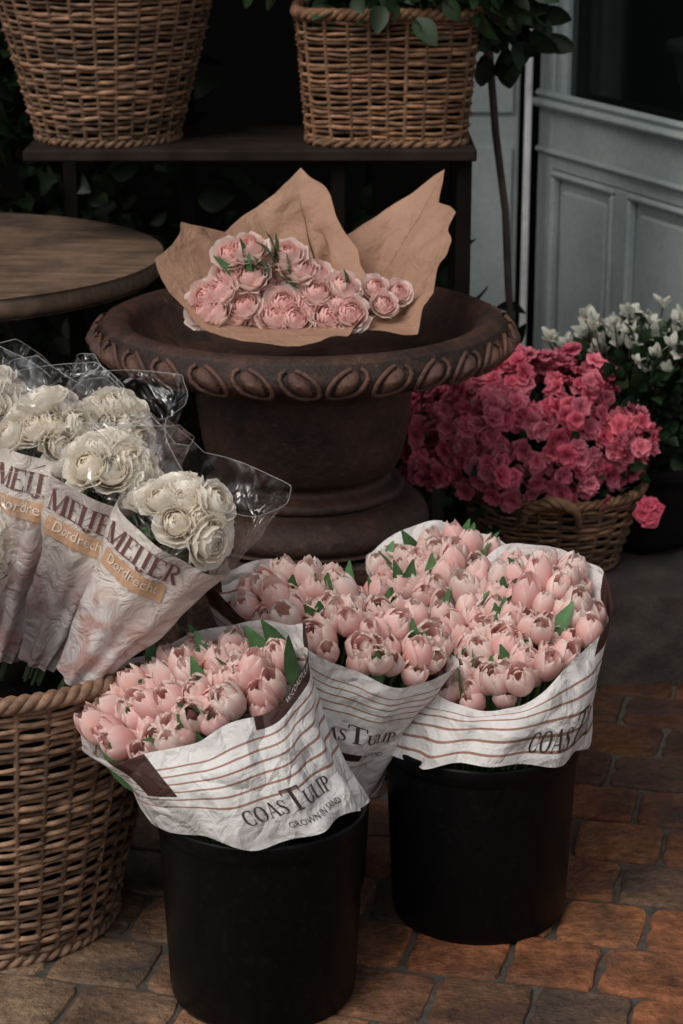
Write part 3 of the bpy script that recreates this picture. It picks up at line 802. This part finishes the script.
mb=MB();box(mb,(.432,5.22,.17),(.448,5.24,2.4));mb.build('iron_door_post',M_black,None,False)
mb=MB()
tube(mb,[(.405-.016*k+.005*math.sin(k*2),4.62,.17+k*.16) for k in range(9)],.008,6,False,(.12,.09,.07),ref=(0,1,0));mb.build('wooden_cane',M_wood)
mb=MB();box(mb,(-2.6,3.9,2.45),(2.6,5.45,2.5));mb.build('added_shade_canopy',M_dark,None,False)  # unseen canopy added overhead to darken the background

# ------------------------------------------------------------ foliage masses
def foliage(mb,c,rad,n,tpls,sc,tint=(1,1,1),shell=.5,up=.4,zmin=-9):
    c=np.array(c);rad=np.array(rad)
    k=0
    while k<n:
        d=nr.normal(size=3);d/=np.linalg.norm(d);q=shell+(1-shell)*rng.random()
        bl=1+.28*noise.noise(Vector(d*2.2)+Vector(c*5))
        p=c+d*rad*q*bl
        if p[2]<zmin: continue
        dd=d+np.array([0,-.15,up])+nr.uniform(-.6,.6,3);g=rng.uniform(.5,1.4)
        put(mb,rng.choice(tpls),p,dd,rng.uniform(0,6),sc*rng.uniform(.7,1.25),np.array(tint)*g);k+=1
mb=MB();foliage(mb,(.14,4.27,1.33),(.27,.19,.14),600,T_leaf,1.0,(.7,.7,.7),.35,-.1,1.235)
foliage(mb,(.31,4.42,1.27),(.12,.12,.12),260,T_leaf,1.1,(.3,.34,.34),.2,-.2)
mb.build('potted_shrub',M_leaf)
mb=MB();foliage(mb,(-.45,4.32,1.42),(.22,.2,.12),200,T_leaf,1.,(.7,.8,.7),.3,.2)
mb.build('potted_shrub',M_leaf)
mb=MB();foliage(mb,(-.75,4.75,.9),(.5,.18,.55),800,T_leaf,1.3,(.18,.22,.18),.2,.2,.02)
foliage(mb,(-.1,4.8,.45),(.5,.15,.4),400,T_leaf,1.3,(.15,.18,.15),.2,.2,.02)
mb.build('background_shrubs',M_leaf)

# azalea
e=empty('azalea_plant')
basket('azalea_basket',(.42,4.2),.13,.18,.16,.182,.010,26,(.75,.7,.62),parent=e,seed=5,rimr=.009,
  handles=([(.350,4.035,.31),(.355,4.0,.34),(.395,3.955,.372),(.44,3.975,.35),(.455,4.02,.31)],))
mb=MB();cz=np.array([.360,4.2,.420])
for i in range(820):
    while True:
        d=nr.normal(size=3);d/=np.linalg.norm(d)
        if d[2]>-.42 and d[1]<.55:break
    bl=1+.28*noise.noise(Vector(d*2.6)+Vector((3,1,2)))+.14*noise.noise(Vector(d*8))
    if noise.noise(Vector(d*4.5)+Vector((9,0,0)))<-.22:continue
    p=cz+d*np.array([.230,.185,.165])*bl*rng.uniform(.80,1.05)
    k=rng.uniform(.65,1.15);w_=rng.random()
    put(mb,rng.choice(T_flo),p,d+nr.uniform(-.7,.7,3)+np.array([0,-.2,.15]),rng.uniform(0,6),rng.uniform(.60,.96),(k,k*(1+.9*w_),k*(1+.5*w_)))
for q in [(.60,4.08,.30),(.61,4.1,.315),(.595,4.09,.325),(.585,4.08,.31)]:
    put(mb,rng.choice(T_flo),q,(.2,-.8,.5)+nr.uniform(-.4,.4,3),rng.uniform(0,6),.75)
mb.build('azalea_blooms',M_azalea,e)
mb=MB();foliage(mb,(.375,4.21,.39),(.23,.19,.16),1000,T_leaf,.55,(.45,.55,.45),.4,.2,.2)
mb.build('azalea_leaves',M_leaf,e)

# cyclamen
e=empty('white_cyclamen_plant');mb=MB();st=MB();lv=MB();cc=np.array([.60,4.33,.5])
for i in range(95):
    a=rng.uniform(0,6.28);q=math.sqrt(rng.random());x=cc[0]+.20*q*math.cos(a);y=cc[1]+.14*q*math.sin(a);z=.640-.05*q*q+rng.uniform(-.07,.03)-max(0,(x-.6))*.1
    d=np.array([rng.uniform(-.5,.5),rng.uniform(-.8,.1),1]);k=rng.uniform(.75,1.0)
    put(mb,rng.choice(T_cyc),(x,y,z),d,rng.uniform(0,6),rng.uniform(.6,.85),(k,k,k*.97))
    P=smoothprof([(cc[0]+(x-cc[0])*.2,cc[1]+(y-cc[1])*.2,.34),(x*.6+cc[0]*.4,y*.6+cc[1]*.4,.5),(x,y,z+.004)],4)
    tube(st,P,.0018,4,False,(.08,.06,.04),ref=(0,1,.1))
mb.build('cyclamen_blooms',M_rose,e);st.build('stems',M_leaf,e)
foliage(lv,(.615,4.32,.475),(.22,.17,.15),1300,T_leaf,.75,(.38,.48,.42),.3,.1,.3)
lv.build('cyclamen_leaves',M_leaf,e)
mb=MB();lathe(mb,smoothprof([(0,.185),(.10,.185),(.115,.25),(.13,.33),(.138,.335),(.138,.36),(.125,.36),(.12,.34),(0,.34)],3),(.62,4.32),48);mb.build('pot',M_dark,e)

# ------------------------------------------------------------ camera, light
cam=bpy.data.cameras.new('camera');co=bpy.data.objects.new('camera',cam);col.objects.link(co)
co.location=(0,0,1.6);co.rotation_euler=(math.radians(90-17.5),0,0)
cam.sensor_fit='VERTICAL';cam.sensor_height=24;cam.lens=2200/1024*24;cam.clip_end=200;cam.clip_start=.05
cam.dof.use_dof=True;cam.dof.focus_distance=3.15;cam.dof.aperture_fstop=4.5
scene.camera=co
sd=np.array([-.45,-.55,.85]);sd/=np.linalg.norm(sd)
el=math.asin(sd[2]);rot=math.atan2(sd[0],sd[1])
w=bpy.data.worlds.new('World');scene.world=w;w.use_nodes=True;nt=w.node_tree
sky=nt.nodes.new('ShaderNodeTexSky');sky.sky_type='NISHITA';sky.sun_disc=False;sky.sun_elevation=el;sky.sun_rotation=rot;sky.dust_density=3.
hs=nt.nodes.new('ShaderNodeHueSaturation');hs.inputs['Saturation'].default_value=.2
nt.links.new(sky.outputs[0],hs.inputs['Color']);nt.links.new(hs.outputs[0],nt.nodes['Background'].inputs[0]);nt.nodes['Background'].inputs[1].default_value=.115
L=bpy.data.lights.new('sun','SUN');L.energy=1.5;L.angle=math.radians(35);L.color=(1,.91,.83)
lo=bpy.data.objects.new('sun',L);col.objects.link(lo);lo.rotation_euler=Vector(sd).to_track_quat('Z','Y').to_euler()
scene.view_settings.view_transform='Standard';scene.view_settings.look='None';scene.view_settings.exposure=0
